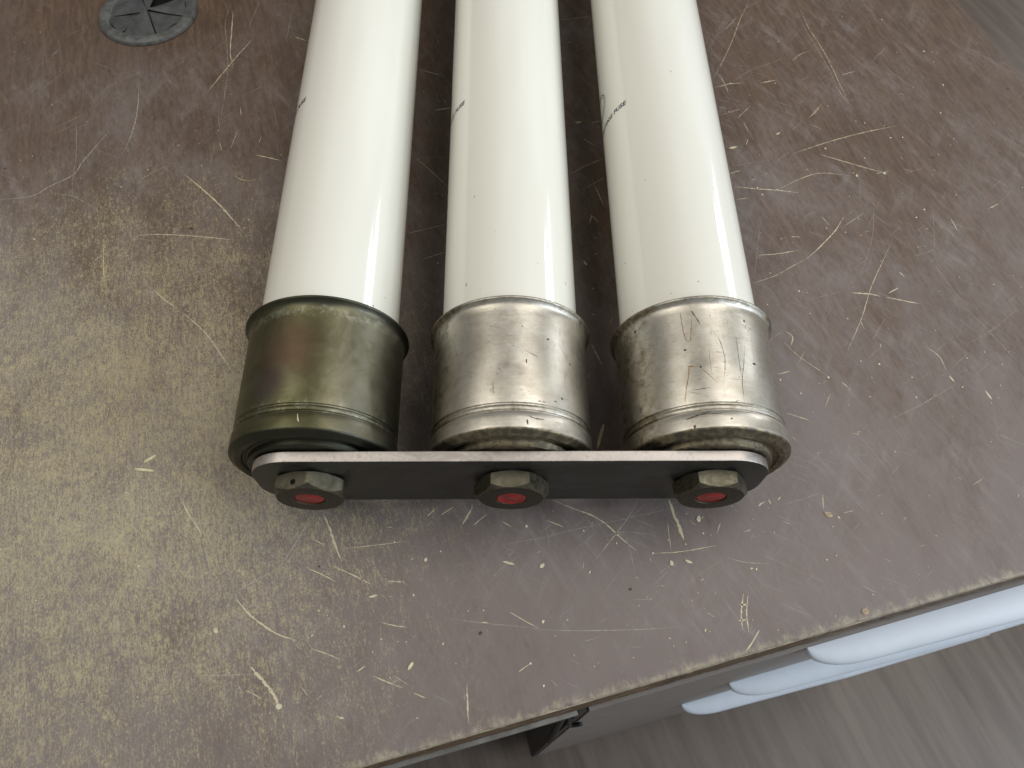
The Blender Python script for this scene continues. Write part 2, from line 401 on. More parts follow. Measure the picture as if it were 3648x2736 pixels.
# top: front arris nibbled away here and there, small round-over
rng = np.random.default_rng(3)
ss = np.concatenate([[SL], np.arange(-60, SR-2, 2.5), [SR]])
nib = np.zeros(len(ss))
for c0, w0, d0 in ((-8, 6, 1.6), (31, 5, 1.2), (62, 4, 1.0), (94, 7, 1.9), (103, 4, 1.3), (111, 5, 1.6), (170, 4, .8), (199, 5, .9), (222, 6, 2.2), (262, 5, 1.0)):
    nib += d0*np.exp(-((ss-c0)/w0*1.6)**2)
nib += np.convolve(rng.normal(0, .45, len(ss)), np.ones(3)/3, 'same')
nib = np.clip(nib, 0, 3)
prof = [(OB, 0, 0), (-30, 0, 0), (-1.6, 0, 1), (-0.9, -.25, 1), (-0.35, -.8, 1), (-0.1, -1.6, .6)]
v, f = [], []
for s, k in zip(ss, nib):
    for o, z, wgt in prof: v.append(D(s, o-k*wgt*.8, z))
n = len(prof)
for i in range(len(ss)-1):
    for j in range(n-1): f.append((i*n+j, i*n+j+1, (i+1)*n+j+1, (i+1)*n+j))
nb = len(v)
v += [D(SL, OB, -1.6), D(SR, OB, -1.6), D(SR, -.1, -1.6), D(SL, -.1, -1.6)]
f += [(nb, nb+3, nb+2, nb+1), (0, nb, nb+1, (len(ss)-1)*n), ]
f += [tuple([nb+1, nb+2]+[(len(ss)-1)*n+j for j in range(n-1, -1, -1)])]
obj('laminate_top', v, f, M['desk'], desk, (0, 0, 0), sharp=50)
mb = MB(); slab(mb, SL+1, SR-1, OB+1, -1.2, -36, -1.7)
obj('core_board', mb.v, mb.f, M['carcass'], desk, smooth=False)
# edge band: rough, with layers
v, f = [], []
eprof = [(-1.1, -1.65), (0.0, -1.8), (0.25, -5), (0.1, -12), (0.6, -14), (0.65, -18), (0.2, -20), (0.5, -30), (0.1, -37), (-3, -37.5)]
for s, k in zip(ss, nib):
    for q, (o, z) in enumerate(eprof):
        j = (rng.normal(0, .16) if 0 < q < 9 else 0)
        v.append(D(s, o+j-k*.5*(q < 3), z))
n = len(eprof)
for i in range(len(ss)-1):
    for j in range(n-1): f.append((i*n+j, i*n+j+1, (i+1)*n+j+1, (i+1)*n+j))
obj('edge_band', v, f, M['edge'], desk, sharp=60)
mb = MB(); slab(mb, SL+20, 111, -24, 2.3, -47, -38.4)
obj('under_rail', mb.v, mb.f, M['rail'], desk, smooth=False)
# pedestal carcass, left panel, unseen back and side panels
mb = MB(); slab(mb, 116, SR-6, OB+40, -16, FZ+30, -38)
obj('pedestal_carcass', mb.v, mb.f, M['carcass'], desk, smooth=False)
mb = MB(); slab(mb, 111.5, 115.8, OB+40, 1.8, FZ+30, -38)
obj('pedestal_side', mb.v, mb.f, M['carcass'], desk, smooth=False)
mb = MB(); slab(mb, SL+20, 115, OB+60, OB+80, FZ+2, -38)
obj('unseen_back_panel', mb.v, mb.f, M['carcass'], desk, smooth=False)  # added out of view to keep light from the knee space
mb = MB(); slab(mb, SL, SL+18, OB+20, -20, FZ, -38)
obj('unseen_side_panel', mb.v, mb.f, M['carcass'], desk, smooth=False)  # likewise added, closing off light from the left
mb = MB(); slab(mb, 125, SR-15, OB+60, -40, FZ, FZ+29)
obj('plinth', mb.v, mb.f, M['carcass'], desk, smooth=False)
# drawers with scooped white pulls
ZT = [-39.5, -203.0, -371.0, -708.0]; S_PULL = 246.0
for i in range(3):
    z1, z0 = ZT[i], ZT[i+1]+3.0
    mb = MB(); slab(mb, 117.6, SR-8, -15.5, 2.2, z0, z1)
    dr = obj('drawer', mb.v, mb.f, M['drawer'], desk, smooth=False)
    # pull: a convex rail, swept along the drawer, its end drawn in to a rounded nose
    v, f = [], []; nose = 34.0; s1 = SR-6
    slist = [S_PULL+nose*(1-math.cos(math.pi/2*k/14)) for k in range(15)]+[S_PULL+nose+12*k for k in range(1, 13)]+[s1]
    prof = [(0, -0.2)]+[(math.sin(math.radians(a)), -9+8.8*math.cos(math.radians(a))) for a in range(8, 121, 8)]+[(.7, -15.5), (0, -16)]
    for s in slist:
        q = min(1, (s-S_PULL)/nose); e = math.sqrt(max(0.0, 1-(1-q)**2)); e = .10+.90*e
        pj = 14.0+4.6*min(1, (s-S_PULL)/170)
        for o, z in prof: v.append(D(s, 2.3+o*pj*e, z1+z*(.25+.75*e)))
    n = len(prof)
    for a in range(len(slist)-1):
        for j in range(n):
            j2 = (j+1) % n; f.append((a*n+j, a*n+j2, (a+1)*n+j2, (a+1)*n+j))
    f.append(tuple(range(n-1, -1, -1))); f.append(tuple((len(slist)-1)*n+j for j in range(n)))
    obj('handle', v, f, M['handle'], dr, sharp=50)
# lock rod and hook at the pedestal's near corner
def tube_path(P, r, seg=8):
    P = [np.array(p, float) for p in P]; v, f = [], []
    for i, p in enumerate(P):
        t = P[min(i+1, len(P)-1)]-P[max(i-1, 0)]; t /= np.linalg.norm(t)
        a = np.cross(t, [0.3, .8, .5]); a /= np.linalg.norm(a); b = np.cross(t, a)
        for k in range(seg): v.append(p+r*(a*math.cos(2*math.pi*k/seg)+b*math.sin(2*math.pi*k/seg)))
    for i in range(len(P)-1):
        for k in range(seg):
            k2 = (k+1) % seg; f.append((i*seg+k, i*seg+k2, (i+1)*seg+k2, (i+1)*seg+k))
    f.append(tuple(range(seg))); f.append(tuple((len(P)-1)*seg+k for k in range(seg-1, -1, -1)))
    return v, f
v, f = tube_path(spline([D(103, 1, -48), D(106, 2, -150), D(109, 3, -270)], 12), 2.2); obj('lock_rod', v, f, M['dark'], desk)
v, f = tube_path(spline([D(107, 2, -48), D(110, 2.6, -90), D(113, 3.4, -112), D(119, 4.2, -108)], 5), 1.4); obj('lock_hook', v, f, M['dark'], desk)

# ------------------------------------------------------------------ cable grommet
GC = np.array([-288.1, 417.5, 0.0])
gm = thing('cable_grommet', GC, 'round black plastic cable grommet with slit rubber flaps set in the desk', 'grommet')
ring = [(38.6, 0.02), (38.9, .8)]+[(33.6+5.0*math.cos(math.radians(a))*1.0, 1.0+2.6*math.sin(math.radians(a))) for a in range(0, 181, 15)]+[(28.4, .9), (27.5, .5)]
v, f = lathe_z(ring, GC); g_ring = obj('rim', v, f, M['rubber'], gm, GC, sharp=60)
v, f = lathe_z([(29.5, .25), (12, .22), (0.01, .2)], GC); obj('shade_disc', v, f, M['shade_disc'], gm, GC)  # flat black disc painted for the shade down the hole
def flap(a0, a1, tip, z_out, z_mid, z_in, fold=0.0):
    """one wedge between two slits: rows from the rim to the tip, lightly creased along its middle"""
    v, f = [], []; nr, na = 8, 8
    for i in range(nr+1):
        q = i/nr; r = 29.6*(1-q)+tip*q; z = z_out*(1-q)**2+2*z_mid*q*(1-q)+z_in*q*q
        for k in range(na+1):
            a = math.radians(a0+(a1-a0)*k/na); c = 1-abs(2*k/na-1)
            v.append((GC[0]+r*math.cos(a), GC[1]+r*math.sin(a), max(.45, z+fold*c*(1-q*.6))))
    for i in range(nr):
        for k in range(na): f.append((i*(na+1)+k, (i+1)*(na+1)+k, (i+1)*(na+1)+k+1, i*(na+1)+k+1))
    nv = len(v); v += [(x, y, max(.3, z-.15)) for x, y, z in v]
    f += [tuple(nv+j for j in reversed(q)) for q in f[:]]
    obj('flap', v, f, M['flap'], gm, GC, sharp=25)
flap(-64.5, -10, 1.5, 1.6, 1.2, 2.6, 1.8)
flap(-119, -67, 1.0, 1.2, 3.0, 7.0, .1)
flap(-167, -121, 2.0, 2.0, .8, 1.8, 2.6)
flap(118.5, 191, 1.2, 1.2, 2.4, 2.0, 1.5)
flap(86, 115.5, 1.5, 1.2, 2.4, 2.2, .4)
flap(-7, 41, 1.5, 1.4, 1.5, 4.5, 2.2)

# ------------------------------------------------------------------ the fuse: three barrels, caps, bar and nuts
SP = 100.0; RTUBE = 37.45; RC = 41.2
fuse = thing('three_barrel_fuse', (0, 250, 0), 'three cream barrels with silver end caps bolted to one dark bar', 'fuse')
capprof = [(RTUBE+.05, 82.6), (RTUBE+.4, 83.3), (43.1, 83.35)]+[(43.18+.8*math.cos(math.radians(a)), 82.4+.9*math.sin(math.radians(a))) for a in range(75, -76, -25)]
capprof += [(43.0, 81.0), (42.3, 80.4), (41.75, 79.3), (41.4, 77.6), (RC, 75.5), (RC, 60), (RC, 40), (RC, 24.9), (41.1, 24.3),
    (40.55, 24.0), (40.45, 23.4), (40.8, 22.9), (41.05, 22.2), (41.05, 21.6), (40.8, 20.9), (40.35, 20.5), (40.4, 20.0), (41.2, 19.6), (41.55, 19.0), (41.7, 16), (41.75, 12.2)]
capprof += [(41.7, 11.0), (41.45, 10.45), (41.0, 10.1), (40.2, 9.6), (39.2, 9.0)]
capprof += [(38.2, 8.3), (36.6, 8.25), (35.4, 8.6), (34.6, 9.6), (33.2, 10.0), (32.2, 9.4), (31.9, 8.2), (31.8, 6.9), (31.2, 6.2), (28, 6.0), (8, 6.0)]
def text_on_tube(body, x0, end_deg, ybase, size, mt, parent, name):
    """printed line running round the barrel; its last letter stands at end_deg from the crown"""
    cu = bpy.data.curves.new(name, 'FONT'); cu.body = body; cu.size = size*MM; cu.align_x = 'RIGHT'
    cu.offset = 0.00016; cu.resolution_u = 3; cu.shear = 0.12; cu.space_character = 1.08
    o = bpy.data.objects.new('tmp_text', cu); COL.objects.link(o)
    bpy.context.view_layer.update()
    me = bpy.data.meshes.new_from_object(o.evaluated_get(bpy.context.evaluated_depsgraph_get()))
    V = [(p.co.x/MM, p.co.y/MM) for p in me.vertices]; F = [tuple(p.vertices) for p in me.polygons]
    bpy.data.objects.remove(o); bpy.data.meshes.remove(me)
    R = RTUBE+.07; out = []
    for tx, ty in V:
        a = math.radians(end_deg)+tx/R; out.append((x0+R*math.sin(a), ybase+ty, HAX+R*math.cos(a)))
    return obj(name, out, F, mt, parent, (x0, 0, HAX), smooth=False)
def ring_on_tube(x0, a_deg, yc, ra, ry, wd, mt, parent, name):
    v, f = [], []; R = RTUBE+.07; n = 72
    for k in range(n):
        t = 2*math.pi*k/n
        for s in (-1, 1):
            ww = wd*(.6+.5*abs(math.sin(t)))
            a = math.radians(a_deg)+(ra+s*ww/2)*math.cos(t)/R; v.append((x0+R*math.sin(a), yc+(ry+s*ww/2)*math.sin(t), HAX+R*math.cos(a)))
    for k in range(n):
        k2 = (k+1) % n; f.append((2*k, 2*k+1, 2*k2+1, 2*k2))
    return obj(name, v, f, mt, parent, (x0, 0, HAX), smooth=False)
def ribbon(mb, P, wid, nrm, taper=.35, jit=.25, lift=.06, step=1.5):
    """a thin mark lying on a surface; nrm(p) gives the normal there"""
    Q = spline(P, step); n = len(Q); vs, fs, uv = [], [], []
    L = sum(np.linalg.norm(Q[i+1]-Q[i]) for i in range(n-1)); acc = 0
    for i, p in enumerate(Q):
        if i: acc += np.linalg.norm(Q[i]-Q[i-1])
        t = Q[min(i+1, n-1)]-Q[max(i-1, 0)]; t = t/(np.linalg.norm(t)+1e-9)
        nn = nrm(p); sd = np.cross(nn, t); sd /= (np.linalg.norm(sd)+1e-9)
        x = i/(n-1); e = min(1, .25+min(x, 1-x)/taper) if taper else 1
        ww = wid*e*(1+random.uniform(-jit, jit))/2
        c = p+nn*lift+sd*random.uniform(-.12, .12)*wid
        vs += [c+sd*ww, c-sd*ww]; uv += [(0, acc/10), (1, acc/10)]
    for i in range(n-1): fs.append((2*i, 2*i+2, 2*i+3, 2*i+1))
    mb.add(vs, fs, uv)
def blob(mb, c, rx, ry, ang, nrm, lift=.06, n=9):
    nn = nrm(c); t = np.cross([0, 1, 0], nn); t /= np.linalg.norm(t); b = np.cross(nn, t)
    ca, sa = math.cos(ang), math.sin(ang); vs = [c+nn*lift]; uv = [(.5, .5)]
    for k in range(n):
        a = 2*math.pi*k/n; j = random.uniform(.7, 1.2); x, y = rx*j*math.cos(a), ry*j*math.sin(a)
        vs.append(c+nn*lift+t*(x*ca-y*sa)+b*(x*sa+y*ca)); uv.append((.22, .5))
    mb.add(vs, [(0, 1+k, 1+(k+1) % n) for k in range(n)], uv)

capmat = [M['tarnish'], M['silver_a'], M['silver_b']]
caplab = ['tarnished olive-brown end cap with a reddish bloom', 'bright silver end cap of the middle barrel', 'bright silver end cap with scratched letters']
ends = [-42.5, -47.0, -46.0]
caps = []; barrels = []
for i in range(3):
    x0 = (i-1)*SP; org = (x0, 0, HAX)
    v, f = lathe_y([(RTUBE, 70), (RTUBE, 120), (RTUBE, 200), (RTUBE, 300), (RTUBE, 400), (RTUBE, 560)], x0, HAX, 128)
    tb = obj('barrel', v, [q[::-1] for q in f], M['ceramic'], fuse, org)
    barrels.append(tb)
    tx = text_on_tube('LIMITING FUSE', x0, ends[i], 239.2 if i else 238.8, 4.7, M['ink'], tb, 'printed_lettering')
    tx['label'] = 'small dark printed lettering reading LIMITING FUSE'
    ring_on_tube(x0, ends[i]-46.5, 262.5, 11.2, 10.2, .75, M['ink'], tb, 'printed_emblem')
    ring_on_tube(x0, ends[i]-46.5, 262.5, 9.6, 8.7, .5, M['ink'], tb, 'printed_emblem')
    v, f = lathe_y(capprof, x0, HAX, 144)
    cp = obj('end_cap', v, f, capmat[i], fuse, org, sharp=28); cp['label'] = caplab[i]; caps.append(cp)
# grime flecks on the glaze
def flecks(i, items):
    mb = MB(); x0 = (i-1)*SP
    for px, py, rx, ry, an in items:
        c = oncyl(px, py, x0, RTUBE)
        if c is not None: blob(mb, c, rx, ry, an, lambda p: np.array([p[0]-x0, 0, p[2]-HAX])/RTUBE, .05)
    o = obj('grime_flecks', mb.v, mb.f, M['grime'], barrels[i], (x0, 0, HAX), smooth=False, uv=mb.uv); o['kind'] = 'stuff'
rg = random.Random(9)
rf = lambda i, n: [(rg.uniform(1100+560*i, 1350+600*i), rg.uniform(100, 1080), rg.uniform(.10, .2), rg.uniform(.12, .3), rg.uniform(-.4, .4)) for _ in range(n)]
flecks(0, [(1330, 1090, .5, .8, 0), (1372, 1060, .3, .6, 0)]+rf(0, 14))
flecks(1, [(1661, 1014, .5, 1.6, .05), (1690, 700, .25, 1.2, 0), (1915, 937, .3, .4, 0), (1763, 823, .3, .3, 0), (2015, 1010, .4, .9, 0)]+rf(1, 16))
flecks(2, [(2227, 937, .4, .9, .2), (2488, 1003, .5, .4, 0), (2180, 1110, .4, .4, 0), (2250, 1130, .5, .5, 0), (2391, 1045, .5, .35, 0), (2300, 640, .25, .8, .2), (2390, 255, .3, .9, .2)]+rf(2, 16))
# marks cut into the caps
def cnrm(x0): return lambda p: np.array([p[0]-x0, 0, p[2]-HAX])/math.hypot(p[0]-x0, p[2]-HAX)
def zc(o, s, pts, x0, rad):
    out = []
    for x, y in pts:
        p = oncyl(o[0]+x*s, o[1]+y*s, x0, rad)
        if p is not None: out.append(p)
    return out
Z2, K2 = (1480, 1000), .5065; Z3, K3 = (2100, 1000), .5063
def capmarks(i, o, s, lines, blobs, mt, name):
    mb = MB(); x0 = (i-1)*SP
    for pts, wd in lines: 
        P = zc(o, s, pts, x0, RC if max(p[1] for p in pts) < 900 else RC+.5)
        if len(P) > 1: ribbon(mb, P, wd, cnrm(x0), jit=.35, step=1.0, lift=.05)
    for x, y, rx, ry, an in blobs:
        c = zc(o, s, [(x, y)], x0, RC if y < 900 else RC+.5)
        if c: blob(mb, c[0], rx, ry, an, cnrm(x0), .05)
    ob = obj(name, mb.v, mb.f, mt, caps[i], (x0, 0, HAX), smooth=False, uv=mb.uv)
    ob['kind'] = 'stuff'
rnd = random.Random(5)
few = lambda n, x0, x1, y0, y1, r0, r1: [(rnd.uniform(x0, x1), rnd.uniform(y0, y1), rnd.uniform(r0, r1), rnd.uniform(r0, r1)*.6, rnd.uniform(-.5, .5)) for _ in range(n)]
capmarks(1, Z2, K2, [([(765, 485), (820, 515), (870, 540)], .35), ([(735, 768), (810, 780)], .4), ([(790, 945), (840, 968), (890, 975), (1000, 1000)], .7), ([(860, 845), (920, 855)], .6),
    ([(900, 175), (930, 195)], .6), ([(1015, 330), (1018, 430)], .2), ([(450, 775), (540, 770)], .5), ([(545, 700), (548, 800)], .35), ([(700, 1000), (780, 985)], .3), ([(880, 205), (925, 245)], .3)],
    [(780, 565, .45, 1.3, 0), (788, 990, .45, 1.6, .1), (932, 413, 1.1, .5, .2), (575, 655, .35, .35, 0), (1087, 590, .45, .8, 0), (1030, 830, .7, .7, 0), (688, 455, .4, .3, 0), (750, 158, .6, .5, 0), (590, 620, .25, .4, 0), (985, 850, .8, .4, .3)]
    + few(26, 200, 1150, 180, 840, .10, .30), M['mdark'], 'dark_scratches')
capmarks(1, Z2, K2, [([(690, 335), (735, 285)], .3), ([(740, 412), (765, 420)], .45), ([(330, 180), (350, 200)], .4), ([(700, 740), (820, 790)], .2)], [], M['mlight'], 'bright_scratches')
capmarks(2, Z3, K3, [([(635, 195), (650, 300), (670, 395), (690, 425), (710, 420), (716, 330), (722, 230)], .75), ([(670, 860), (688, 720), (700, 650), (705, 608), (770, 605)], .8), ([(770, 605), (840, 660), (905, 722)], .5)], [(712, 602, 1.6, .5, 0)], M['mrust'], 'rusty_scratches')
capmarks(2, Z3, K3, [([(700, 188), (725, 225), (760, 275), (780, 312)], .65), ([(850, 335), (905, 400), (940, 490), (955, 580), (945, 718)], .34), ([(1030, 390), (1045, 500), (1060, 610), (1075, 690)], .34), ([(1090, 460), (1085, 600), (1075, 690), (1080, 770), (1092, 862)], .34),
    ([(950, 615), (1060, 625)], .3), ([(840, 480), (850, 570), (862, 655)], .2), ([(640, 1000), (740, 955), (860, 918)], .7), ([(735, 945), (850, 935), (950, 930)], .45), ([(940, 220), (1000, 222)], .6), ([(710, 772), (780, 762), (850, 750)], .4), ([(720, 700), (830, 688)], .25),
    ([(1000, 998), (1080, 985)], .3), ([(620, 182), (700, 188)], .7), ([(1150, 235), (1190, 270)], .6), ([(1180, 765), (1250, 760)], .3)],
    [(672, 488, .9, .7, .2), (742, 1028, .7, 1.2, 0), (782, 606, .5, .5, 0), (1088, 285, .7, .7, 0), (1130, 340, .4, .4, 0), (1158, 585, 1.2, .7, .4), (800, 182, .7, .4, 0), (1000, 970, .5, .5, 0), (320, 360, 1.0, .9, 0)]
    + few(30, 260, 1250, 200, 840, .10, .30), M['mdark'], 'dark_scratches')
capmarks(2, Z3, K3, [([(990, 260), (1030, 330)], .35), ([(870, 380), (930, 300)], .18), ([(860, 420), (940, 350)], .18), ([(1000, 480), (1130, 440)], .15), ([(920, 480), (890, 330)], .15), ([(1100, 690), (1240, 740)], .2), ([(880, 560), (960, 500)], .2)], [], M['mlight'], 'bright_scratches')
capmarks(0, (780, 980), .5185, [([(625, 180), (628, 240)], .8), ([(540, 950), (545, 1010)], .6)], [(288, 252, .8, .6, .3), (620, 185, 1.4, 1.2, 0)], M['mlight'], 'bright_scratches')

# fine handling scratches all over the bright caps
rh = random.Random(31)
for i, (o, k) in ((1, (Z2, K2)), (2, (Z3, K3))):
    for mk, nn_, nm in ((M['mdark'], 46, 'fine_dark_scratches'), (M['mlight'], 60, 'fine_bright_scratches')):
        ls = []
        for _ in range(nn_):
            x, y = rh.uniform(230, 1180), rh.uniform(200, 830); a = rh.choice((rh.gauss(.12, .15), rh.gauss(1.5, .25), rh.uniform(0, 3.14)))
            l = rh.expovariate(1/45)+12; ls.append(([(x, y), (x+l*.5*math.cos(a), y+l*.5*math.sin(a)+rh.gauss(0, 2)), (x+l*math.cos(a), y+l*math.sin(a))], rh.uniform(.07, .16)))
        if i == 1: ls += [([(rh.uniform(880, 1080), y), (rh.uniform(1090, 1160), y+rh.uniform(20, 45))], rh.uniform(.2, .5)) for y in (770, 800, 835, 960, 985)] if 'dark' in nm else []
        capmarks(i, o, k, ls, [], mk, nm)

# flat bar: a rounded strip, edge slightly broken
BT, BH, BX, BR = 5.4, 26.8, 127.6, 21.0
def outline(ins):
    pts = []; r = BR-ins
    for cx, cz, a0 in ((BX-BR, BH-BR, 0), (-BX+BR, BH-BR, 90), (-BX+BR, -BH+BR, 180), (BX-BR, -BH+BR, 270)):
        pts += arc(cx, cz, r, a0, a0+90, 14)
    return pts
v, f = [], []
for ins, y in ((.5, 0.0), (.12, .12), (0, .5), (0, BT-.4), (.4, BT)):
    v += [(x, y, HAX+z) for x, z in outline(ins)]
n = len(outline(0))
for i in range(4):
    for k in range(n):
        k2 = (k+1) % n; f.append((i*n+k, (i+1)*n+k, (i+1)*n+k2, i*n+k2))
f.append(tuple(range(n))); f.append(tuple(4*n+k for k in range(n-1, -1, -1)))
bar = obj('connecting_bar', v, f, M['bar'], fuse, (0, 0, HAX), sharp=40)
bar['label'] = 'dark flat metal bar joining the three barrel ends'
# hexagon nuts, chamfered front and back, with a recessed red seal
AF, NF, RS = 32.4, -9.3, 7.6
def nut(x0, rot, vent):
    seg = 120; c = (x0, 0, HAX)
    rows = []
    def hexr(a):
        b = (a-rot+30) % 60-30; return AF/2/math.cos(math.radians(b))
    r0 = AF/2*.985
    A = [360*k/seg for k in range(seg)]
    rows.append([(RS, NF+3.2)]*seg)
    rows.append([(RS, NF+.35)]*seg); rows.append([(RS+.35, NF)]*seg); rows.append([(r0-.5, NF)]*seg); rows.append([(r0, NF+.10)]*seg)
    rows.append([(hexr(a)-.02, NF+.18+(hexr(a)-r0)*.86) for a in A])
    rows.append([(hexr(a), NF+.45+(hexr(a)-r0)*.90) for a in A])
    rows.append([(hexr(a), -.35-(hexr(a)-r0)*.45) for a in A])
    rows.append([(r0, -.02)]*seg)
    v, f = [], []
    for row in rows:
        for k, (r, y) in enumerate(row):
            a = math.radians(A[k]); v.append((x0+r*math.sin(a), y, HAX+r*math.cos(a)))
    for i in range(len(rows)-1):
        for k in range(seg):
            k2 = (k+1) % seg; f.append((i*seg+k, (i+1)*seg+k, (i+1)*seg+k2, i*seg+k2))
    o = obj('hex_nut', v, f, M['nut'], fuse, c, sharp=22)
    # red seal: slightly dished disc inside the bore
    ds = [(7.45, NF+2.6), (7.3, NF+.75), (6.6, NF+.45), (4.5, NF+.65), (4.0, NF+.45), (2, NF+.6), (0.01, NF+.65)]
    if x0 == 0: ds = [(7.45, NF+2.6), (7.35, NF+.35), (6.9, NF+.05), (6.1, NF+.35), (4.6, NF+.7), (3.9, NF+.45), (0.01, NF+.6)]
    v, f = lathe_y(ds, x0, HAX, 48)
    obj('red_seal', v, f, M['red'], o, c, sharp=50)
    if vent:
        a = math.radians(-22); R = AF/2+.03; t = np.array([math.cos(a), 0, -math.sin(a)]); nn = np.array([math.sin(a), 0, math.cos(a)])
        ce = np.array([x0, -5.6, HAX])+nn*R+t*1.0; vv = [ce]; r_ = 1.45
        for k in range(20):
            q = 2*math.pi*k/20; vv.append(ce+t*r_*math.cos(q)+np.array([0, 1, 0])*r_*math.sin(q))
        obj('drilled_hole_shade', vv, [(0, 1+k, 1+(k+1) % 20) for k in range(20)], M['shade_disc'], o, c, smooth=False)  # black disc on the flat, painting the shade inside a drilled hole
nut(-SP, 38.0, True); nut(0, -3.0, False); nut(SP, 0.0, False)

# ------------------------------------------------------------------ scratches in the desk top, traced where they lie
UPN = lambda p: np.array([0, 0, 1.0])
def zz(o, s, pts): return [at(o[0]+x*s, o[1]+y*s) for x, y in pts]
ZA, ZB, ZC, ZD, ZE, ZF, ZG, ZH = ((2600, 300), .7233), ((2500, 0), .4219), ((0, 400), .4521), ((0, 0), .4973), ((0, 1100), .5425), ((700, 1700), .5877), ((1900, 1700), .5425), ((1450, 0), .6631)
S = []
def L(z, wd, *pts, faint=False): S.append((z, wd, pts, faint))
for wd, *p in ((.5, (310, 342), (500, 280), (660, 238), (830, 203)), (.5, (0, 440), (55, 424)), (.7, (20, 505), (130, 515), (230, 522), (340, 535)), (.4, (30, 568), (100, 560)),
    (.4, (245, 515), (350, 465), (450, 438), (600, 452)), (.6, (440, 345), (560, 380), (680, 415), (780, 440)), (.7, (140, 842), (230, 836), (340, 818)), (.7, (380, 860), (450, 795), (520, 720), (560, 655)),
    (.3, (560, 700), (660, 635)), (.3, (110, 980), (220, 945), (320, 890), (380, 858)), (.45, (582, 1308), (650, 1150), (700, 990), (790, 793)), (.9, (600, 1027), (700, 1035), (740, 1045)), (.8, (770, 1050), (850, 1065), (940, 1083)),
    (.9, (780, 1030), (830, 1003)), (.35, (265, 1270), (340, 1340), (420, 1395), (485, 1440)), (.5, (270, 1215), (310, 1245), (295, 1300)), (.3, (340, 1370), (370, 1315)), (.5, (230, 1430), (300, 1413)), (.5, (550, 1465), (600, 1510)),
    (.5, (960, 1290), (1030, 1340), (1065, 1410)), (.9, (1080, 1435), (1105, 1467)), (1.2, (1258, 1508), (1290, 1555)), (.8, (1090, 665), (1120, 720)), (.6, (1270, 615), (1325, 588)), (.7, (835, 925), (862, 952)), (.6, (280, 1620), (390, 1655)),
    (.3, (470, 1590), (495, 1525)), (.4, (450, 650), (490, 695)), (.4, (640, 1160), (665, 1210)), (.5, (300, 750), (350, 753)), (.3, (390, 165), (450, 100)), (.35, (530, 20), (580, 95)), (.3, (720, 440), (780, 430)), (.4, (90, 270), (80, 300)), (.5, (740, 1275), (745, 1300))): L(ZA, wd, *p)
for wd, *p in ((.35, (780, 1655), (920, 1590), (1110, 1480)), (.25, (640, 430), (640, 570)), (.25, (710, 560), (700, 760), (640, 950)), (.25, (120, 960), (150, 680)), (.25, (1160, 1285), (1300, 1205), (1420, 1100)), (.35, (1190, 1120), (1260, 1200), (1390, 1340)),
    (.25, (960, 820), (1060, 960), (1180, 1120)), (.3, (900, 850), (1010, 815)), (.3, (1080, 710), (1115, 775)), (.3, (820, 470), (930, 540)), (.3, (860, 440), (960, 410)), (.3, (0, 405), (220, 370)), (.25, (390, 1060), (560, 1020)), (.25, (240, 870), (330, 960)), (.25, (1000, 600), (1010, 860)), (.3, (700, 640), (790, 700)), (.25, (690, 1280), (760, 1160))): L(ZA, wd, *p, faint=True)
for wd, *p in ((.35, (95, 670), (200, 470), (270, 310), (330, 150), (400, 20)), (.4, (135, 615), (190, 700), (225, 790)), (.5, (110, 740), (230, 710), (350, 700)), (.3, (200, 250), (300, 140)), (.4, (765, 515), (830, 460), (920, 430)),
    (.4, (835, 85), (900, 230), (1010, 400), (1090, 550), (1240, 870)), (.5, (1180, 635), (1300, 600)), (.7, (500, 700), (635, 675)), (.3, (150, 975), (340, 915)), (.4, (300, 1000), (410, 895)), (.4, (905, 990), (960, 950), (1005, 880)), (.3, (135, 895), (215, 920)), (.3, (350, 1030), (400, 1120))): L(ZB, wd, *p)
for wd, *p in ((.3, (260, 690), (400, 600), (560, 540), (700, 490)), (.35, (800, 95), (870, 240), (980, 420), (1080, 600), (1180, 840)), (.3, (1430, 530), (1570, 380)), (.25, (750, 1110), (840, 1030)), (.25, (60, 90), (220, 150)), (.25, (450, 870), (620, 960)), (.3, (1520, 550), (1700, 680), (1880, 790))): L(ZB, wd, *p, faint=True)
for wd, *p in ((1.1, (1470, 503), (1600, 610), (1740, 740), (1890, 910)), (.8, (1095, 972), (1250, 962), (1560, 978), (1830, 1005)), (.45, (820, 1010), (815, 1200), (825, 1380)), (.3, (1720, 20), (1730, 140)), (.9, (2015, 335), (2212, 380)), (.4, (1845, 500), (1920, 535), (2020, 535)), (.7, (1210, 1400), (1300, 1480), (1400, 1548)), (.4, (1730, 240), (1750, 300)), (.35, (1815, 290), (1880, 130)), (.4, (2040, 240), (2060, 190)), (.3, (1080, 0), (1050, 130), (1000, 260), (950, 330))): L(ZC, wd, *p)
for wd, *p in ((.3, (1705, 190), (1640, 480)), (.35, (600, 0), (600, 330), (575, 520), (570, 660)), (.9, (0, 690), (250, 660), (400, 580), (580, 490), (660, 380), (860, 150)), (.5, (400, 590), (420, 640), (570, 660), (690, 720)), (.9, (700, 1200), (850, 1100), (950, 1050)), (.5, (1050, 560), (1280, 440), (1380, 420))): L(ZC, wd, *p, faint=True)
for wd, *p in ((.8, (1490, 655), (1600, 520), (1700, 400), (1800, 290)), (.7, (1670, 80), (1660, 220), (1650, 380), (1668, 480)), (.4, (995, 640), (985, 780), (960, 930)), (.8, (2115, 265), (2200, 292)), (.5, (1720, 765), (1730, 830))): L(ZD, wd, *p)
